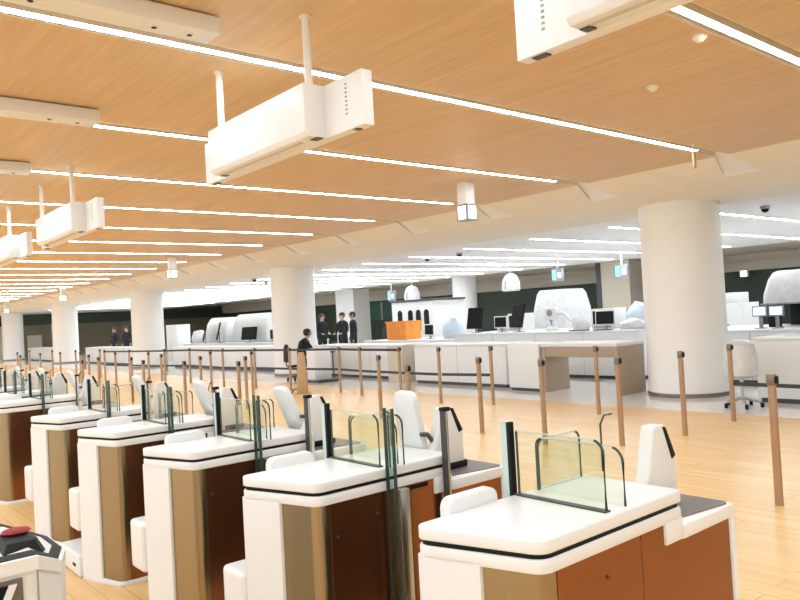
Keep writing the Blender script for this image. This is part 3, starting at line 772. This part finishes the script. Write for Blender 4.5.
# scanner arm with curved tubes in front of the big covered scanner
t = thing('scanner_arm', 'white jointed scanner arm on the inspection table in front of the covered scanner', 'scanner arm', (13.85, 10.95, 1.02))
B().lathe([(0.16, 0.0), (0.16, 0.05), (0.08, 0.10)], n=20).build('base', 'offwhite', t)
B().tube([(0, 0, 0.08), (0, 0.02, 0.25), (0, -0.10, 0.42), (0, -0.38, 0.40), (0, -0.55, 0.22)], [0.05, 0.05, 0.045, 0.04, 0.035], 12).build('arm', 'offwhite', t)
b = B().box(-0.07, 0.07, -0.16, 0.16, 0.27, 0.55, 0.02, 3); b.build('head', 'white', t)
g = B().lathe([(0.08, 0), (0.08, 0.012), (0.05, 0.016)], n=20); g.rot(Matrix.Translation((-0.07, 0, 0.42)) @ Matrix.Rotation(-PI/2, 4, 'Y')); g.build('lens', 'grey', t)
# orange crate
t = thing('crate', 'orange crate on the white table in front of the booth', 'crate', (13.9, 16.45, 0.87))
b = B()
b.prism([(-0.3, -0.43), (0.3, -0.43), (0.3, 0.43), (-0.3, 0.43)], 0.0, 0.03)
for a in ((-0.3, -0.27, -0.43, 0.43), (0.27, 0.3, -0.43, 0.43), (-0.27, 0.27, -0.43, -0.40), (-0.27, 0.27, 0.40, 0.43)): b.box(*a, 0.03, 0.50)
b.build('box', 'orange', t, smooth=False)
b = B()
for a in ((-0.33, -0.25, -0.46, 0.46), (0.25, 0.33, -0.46, 0.46), (-0.25, 0.25, -0.46, -0.38), (-0.25, 0.25, 0.38, 0.46)): b.box(*a, 0.49, 0.54, 0.004)
b.build('rim', 'orange', t)
for y in (-0.30, -0.10, 0.10, 0.30): B().box(-0.312, -0.30, y-0.02, y+0.02, 0.03, 0.49).build('rib', 'orange', t, smooth=False)
# white booth with dark arched windows
t = thing('booth', 'white booth with dark arched windows behind the orange crate', 'booth', (16.6, 18.35, 0))
B().box(-0.7, 0.7, -1.05, 1.05, 0, 2.02, 0.02).build('cabin', 'offwhite', t)
B().box(-0.75, 0.75, -1.1, 1.1, 2.02, 2.08, 0.01).build('roof', 'dark', t)
for y in (-0.72, -0.32, 0.08, 0.62):
    B().prism([(y-0.12, 1.05), (y+0.12, 1.05)] + [(y+u, v) for u, v in arc(0, 1.62, 0.12, 0, 180, 8)], -0.712, -0.69, 'x').build('window', 'black', t)
# cabinets beyond the thick column at right
t = thing('cabinet', 'grey-white cabinet just right of the thick column with a white box on it', 'cabinet', (16.2, 7.75, 0))
B().box(-0.4, 0.4, -0.42, 0.42, 0, 1.45, 0.008).build('body', 'offwhite', t)
B().box(-0.404, -0.398, -0.01, 0.0, 0.05, 1.40).build('door_gap', 'grey', t, smooth=False)
B().box(-0.42, -0.40, -0.10, -0.06, 0.85, 1.0, 0.003).build('handle', 'grey', t)
t = B().box(15.9, 16.4, 7.45, 7.95, 1.45, 1.68, 0.015).build('carton', 'white'); tag(t, 'white box on top of the grey-white cabinet near the thick column', 'box')
t = thing('cabinet', 'grey cabinet at the left edge of the left inspection table', 'cabinet', (14.4, 33.9, 0))
B().box(-0.35, 0.35, -0.6, 0.6, 0, 1.72, 0.01).build('body', 'offwhite', t)
B().box(-0.354, -0.348, -0.01, 0.01, 0.05, 1.65).build('door_gap', 'grey', t, smooth=False)

# stool wrapped in plastic beside the right counter
t = thing('stool', 'plastic-wrapped swivel stool in front of the right counter\'s end, beside the thick column', 'stool', (10.45, 4.93, 0))
b = B().lathe([(0.16, 0.42), (0.22, 0.46), (0.23, 0.70), (0.20, 0.90), (0.10, 0.96)], n=20); b.build('wrapped_seat', 'wrap', t)
B().cyl(0, 0, 0.12, 0.52, 0.025).build('gas_lift', 'steel', t)
for k in range(5):
    a = 2*PI*k/5
    lg = B().tube([(0, 0, 0.13), (0.25*math.cos(a), 0.25*math.sin(a), 0.07)], [0.022, 0.015]).build('leg', 'grey', t)
    B().cyl(0.25*math.cos(a), 0.25*math.sin(a), 0.0, 0.065, 0.025, n=12).build('caster', 'black', lg)

# ------------------------------------------------------------------ far structures
t = thing('pillar', 'slim pale pillar in the middle distance, right of the white booth', 'pillar', (24.0, 23.9, 0)); t['kind'] = 'structure'
B().lathe([(0.56, 0.0), (0.56, 3.27)], n=40).build('shaft', 'column', t)
t = thing('pillar', 'square beige pillar with dark edge, left of the thick column', 'pillar', (26.0, 16.9, 0)); t['kind'] = 'structure'
B().box(-0.6, 0.6, -0.75, 0.55, 0, 3.27).build('shaft', 'beige', t, smooth=False)
B().box(-0.62, 0.6, 0.55, 0.78, 0, 3.27).build('edge_strip', 'dark', t, smooth=False)
t = thing('pillar', 'pale pillar behind the standing officers', 'pillar', (26.0, 35.4, 0)); t['kind'] = 'structure'
B().box(-0.6, 0.6, -0.9, 0.9, 0, 3.27).build('shaft', 'column', t, smooth=False)
t = thing('wall_board', 'dark green wall board behind the officers, with pale uprights', 'wall board', (29.9, 38.0, 0))
B().box(-0.08, 0.0, -3.2, 2.6, 1.35, 2.55, 0.01).build('board', 'board', t)
for y in (-2.0, -0.6, 0.8): B().box(-0.11, -0.08, y-0.08, y+0.08, 1.35, 2.55).build('upright', 'grey', t, smooth=False)
for x, w, h, l in ((11.9, 1.1, 2.35, 'tall beige panel on the far end wall at the left edge'), (14.2, 1.0, 1.6, 'low beige panel on the far end wall'), (16.1, 1.4, 2.4, 'wide pale grey panel on the far end wall left of the fourth column')):
    o = tag(B().box(x-w/2, x+w/2, YN-0.12, YN-0.02, 0.0, h, 0.01).build('wall_panel', 'beige'), l, 'wall panel', 'panels on the far wall')
for y, zc, l in ((13.1, 2.58, 'pair of bluish hanging screens left of the thick column'), (24.6, 2.45, 'pair of bluish hanging screens above the white booth'), (15.6, 2.66, 'bluish hanging screen above the big covered scanner')):
    t = thing('hanging_screen', l, 'hanging screen', (20.2, y, WZ), 0, 'bluish screens hung from the white ceiling')
    B().cyl(0, 0, zc-WZ+0.2, 0, 0.03, n=12).build('pole', 'cream', t)
    c = B().box(-0.05, 0.05, -0.22, 0.22, zc-WZ-0.20, zc-WZ+0.22, 0.01).build('case', 'grey', t)
    B().box(-0.055, -0.048, 0.02, 0.20, zc-WZ-0.16, zc-WZ+0.18).build('screen', 'screenb', c, smooth=False)
    B().box(-0.055, -0.048, -0.18, -0.04, zc-WZ-0.10, zc-WZ+0.08).build('screen', 'screen', c, smooth=False)
for y, z, l in ((17.55, 2.28, 'white dome hanging from the white ceiling left of the big covered scanner'), (23.0, 2.20, 'white dome hanging from the white ceiling above the white booth')):
    t = thing('hanging_dome', l, 'hanging dome', (20.0, y, WZ), 0, 'white domes hung from the ceiling')
    B().lathe([(0.30, z-WZ-0.04), (0.33, z-WZ+0.02), (0.32, z-WZ+0.26), (0.24, z-WZ+0.48), (0.12, z-WZ+0.58), (0.03, z-WZ+0.60)], n=28).build('dome', 'wrap', t)
    B().box(-0.345, -0.30, -0.07, 0.0, z-WZ+0.02, z-WZ+0.32, 0.01).build('slit', 'grey', t)
    B().cyl(0, 0, z-WZ+0.58, 0, 0.015, n=10).build('rod', 'cream', t)
for x, y, l in ((13.3, 5.66, 'dark dome camera on the white ceiling right of the thick column'), (13.8, 13.86, 'dark dome camera on the white ceiling, right one of the pair above the booth'),
                (13.65, 14.98, 'dark dome camera on the white ceiling, left one of the pair above the booth'), (13.9, 24.38, 'dark dome camera left of the second column, farther one'), (12.6, 22.9, 'dark dome camera left of the second column, nearer one')):
    t = thing('dome_camera', l, 'dome camera', (x, y, WZ), 0, 'dome cameras on the white ceiling')
    B().lathe([(0.085, 0.0), (0.085, -0.05), (0.07, -0.055)], n=24).build('mount', 'grey', t)
    B().lathe([(0.066, -0.05), (0.06, -0.085), (0.035, -0.11), (0.01, -0.117)], n=20).build('dome', 'black', t)
t = thing('wall_lamp', 'small lit lamp high on the green wall right of the thick column', 'wall lamp', (29.55, 13.55, 2.50))
B().box(-0.06, 0.1, -0.16, 0.16, -0.14, 0.14, 0.01).build('case', 'white', t)
B().box(-0.066, -0.058, -0.13, 0.13, -0.11, 0.11).build('face', 'lamp', t, smooth=False)

# ------------------------------------------------------------------ people
def person(label, loc, face, pose='stand', cloth='cloth', hair='hair', arms=0):
    """one continuous skinned body; local x forward, y left"""
    V, E, Rr, T = [], [], [], []
    def v(co, r, par=None, tag_='cloth'):
        V.append(co); Rr.append(r); T.append(tag_)
        if par is not None: E.append((par, len(V)-1))
        return len(V)-1
    if pose == 'stand':
        hz, lean = 0.93, 0.0
    else:
        hz, lean = 0.50, 0.16
    pel = v((0, 0, hz), 0.135)
    wst = v((lean*0.35, 0, hz+0.20), 0.125, pel)
    chs = v((lean*0.9, 0, hz+0.42), 0.145, wst)
    nb = v((lean*1.15, 0, hz+0.54), 0.085, chs)
    nk = v((lean*1.3+0.01, 0, hz+0.60), 0.052, nb, 'skin')
    hb = v((lean*1.5+0.025, 0, hz+0.665), 0.076, nk, 'skin')
    hm = v((lean*1.55+0.03, 0, hz+0.735), 0.094, hb, 'skin')
    ht = v((lean*1.5+0.02, 0, hz+0.80), 0.07, hm, 'skin')
    v((lean*1.55+0.135, 0, hz+0.70), 0.014, hm, 'skin')
    for s in (1, -1):
        sh = v((lean*1.0, s*0.17, hz+0.49), 0.068, nb)
        if pose == 'stand' and arms == 0:
            el = v((-0.03, s*0.23, hz+0.21), 0.047, sh); wr = v((0.06, s*0.235, hz-0.02), 0.032, el)
            dirf = Vector((0.25, 0, -1)).normalized()
        elif pose == 'stand':
            el = v((0.04, s*0.22, hz+0.22), 0.047, sh); wr = v((0.26, s*0.14, hz+0.16), 0.032, el)
            dirf = Vector((1, -0.2*s, -0.1)).normalized()
        else:
            el = v((lean+0.16, s*0.22, hz+0.26), 0.048, sh); wr = v((lean+0.38, s*0.15, hz+0.30), 0.032, el)
            dirf = Vector((1, -0.15*s, -0.05)).normalized()
        W = Vector(V[wr]); pm = v(tuple(W+dirf*0.06), 0.030, wr, 'skin')
        P = Vector(V[pm])
        for k in range(4):
            off = Vector((0, (k-1.5)*0.02, 0))
            f1 = v(tuple(P+dirf*0.045+off), 0.0095, pm, 'skin'); v(tuple(P+dirf*(0.085-0.008*abs(k-1))+off+Vector((0, 0, -0.012))), 0.0085, f1, 'skin')
        t1 = v(tuple(W+dirf*0.05+Vector((0, -s*0.04, 0.01))), 0.011, wr, 'skin'); v(tuple(W+dirf*0.085+Vector((0, -s*0.05, 0.0))), 0.009, t1, 'skin')
        if pose == 'stand':
            hp = v((0, s*0.095, hz-0.09), 0.098, pel); kn = v((0.015, s*0.10, 0.50), 0.063, hp); an = v((-0.01, s*0.10, 0.09), 0.042, kn)
            v((0.14, s*0.115, 0.04), 0.036, an)
        else:
            hp = v((0.08, s*0.10, hz), 0.098, pel); kn = v((0.43, s*0.12, hz+0.0), 0.066, hp); an = v((0.40, s*0.12, 0.09), 0.044, kn)
            v((0.54, s*0.13, 0.04), 0.036, an)
    me = bpy.data.meshes.new('person'); me.from_pydata(V, E, []); ob = bpy.data.objects.new('person', me); COL.objects.link(ob)
    sk = ob.modifiers.new('skin', 'SKIN'); sd = ob.modifiers.new('sub', 'SUBSURF'); sd.levels = 1; sd.render_levels = 1
    lay = me.skin_vertices[0] if me.skin_vertices else None
    for i, d in enumerate(lay.data): d.radius = (Rr[i], Rr[i]*(1.25 if i in (1, 2) else 1)); d.use_root = (i == 0)
    bpy.context.view_layer.update()
    dg = bpy.context.evaluated_depsgraph_get()
    m2 = bpy.data.meshes.new_from_object(ob.evaluated_get(dg), depsgraph=dg)
    ob.modifiers.clear(); ob.data = m2; bpy.data.meshes.remove(me)
    m2.materials.clear(); m2.materials.append(M[cloth]); m2.materials.append(M['skin'])
    for p in m2.polygons:
        c = p.center; best, bt = 9, 'cloth'
        for i, q in enumerate(V):
            d = (c-Vector(q)).length - Rr[i]*0.6
            if d < best: best, bt = d, T[i]
        p.material_index = 1 if bt == 'skin' else 0; p.use_smooth = True
    hx, hzz = V[hm][0], V[hm][2]
    b = B().lathe([(0.045, -0.10), (0.095, -0.06), (0.108, 0.0), (0.10, 0.055), (0.065, 0.095), (0.02, 0.108)], n=18)
    b.rot(Matrix.Translation((hx-0.028, 0, hzz+0.025)))
    b.build('hair', hair, ob)
    for s in (1, -1):
        B().lathe([(0.004, -0.010), (0.010, 0), (0.004, 0.010)], x=hx+0.088, y=s*0.034, n=8).rot(Matrix.Translation((0, 0, hzz+0.005))).build('eye', 'black', ob)
        B().box(hx-0.02, hx+0.015, s*0.098-0.008, s*0.098+0.008, hzz-0.03, hzz+0.03, 0.006).build('ear', 'skin', ob)
    ob.location = loc; ob.rotation_euler = (0, 0, face)
    tag(ob, label, 'person')
    return ob
FR = math.radians(-12)
person('person in black seated on a black chair, leaning forward, in front of the second column', (10.45, 16.75, 0), FR, 'sit')
person('person in black standing behind the counter, left one of three, arms bent', (14.2, 21.2, 0), math.radians(-100), 'stand', arms=1)
person('person in black standing behind the counter, middle one of three', (14.3, 20.1, 0), math.radians(200), 'stand', arms=1)
person('person in black standing behind the counter, right one of three', (14.0, 19.1, 0), math.radians(160), 'stand', arms=0)
person('person in dark clothes behind the far counter between columns, right one', (13.9, 39.5, 0), math.radians(220), 'stand')
person('person in dark clothes behind the far counter between columns, left one', (13.9, 41.4, 0), math.radians(200), 'stand')

# chair of the seated person
t = thing('chair', 'black swivel chair under the seated person in black', 'chair', (10.40, 16.79, 0), FR)
B().box(-0.22, 0.25, -0.23, 0.23, 0.36, 0.405, 0.02, 3).build('seat', 'cloth', t)
b = B().prism(arc(0.0, 0.78, 0.20, 0, 180, 10) + [(-0.22, 0.50), (0.22, 0.50)], -0.31, -0.27, 'x', 0.01); b.build('backrest', 'cloth', t)
B().tube([(-0.10, 0, 0.36), (-0.25, 0, 0.36), (-0.31, 0, 0.42), (-0.315, 0, 0.60)], 0.018).build('back_bracket', 'dark', t)
B().cyl(0, 0, 0.10, 0.37, 0.028).build('gas_lift', 'dark', t)
for k in range(5):
    a = 2*PI*k/5+0.3
    lg = B().tube([(0, 0, 0.12), (0.27*math.cos(a), 0.27*math.sin(a), 0.075)], [0.025, 0.016]).build('leg', 'dark', t)
    B().cyl(0.27*math.cos(a), 0.27*math.sin(a), 0.0, 0.07, 0.025, n=12).build('caster', 'black', lg)
# small desk the seated person leans on
t = thing('side_table', 'dark low table the seated person in black leans on', 'table', (11.05, 16.66, 0), FR)
B().box(-0.16, 0.30, -0.35, 0.35, 0.68, 0.72, 0.006).build('table_top', 'dark', t)
for sx in (-0.1, 0.24):
    for sy in (-0.31, 0.31): B().cyl(sx, sy, 0, 0.685, 0.018, n=12).build('leg', 'dark', t)

# ------------------------------------------------------------------ render look
w = bpy.data.worlds.new('world'); SC.world = w; w.use_nodes = True
w.node_tree.nodes['Background'].inputs['Color'].default_value = (0.76, 0.88, 1.0, 1)
w.node_tree.nodes['Background'].inputs['Strength'].default_value = 2.7
vs = SC.view_settings
vs.view_transform = 'Standard'; vs.look = 'None'; vs.exposure = 0.0; vs.gamma = 1.0; vs.use_curve_mapping = False
SC.cycles.use_denoising = True
SC.cycles.max_bounces = 10; SC.cycles.diffuse_bounces = 5; SC.cycles.transparent_max_bounces = 24
SC.cycles.sample_clamp_indirect = 6.0
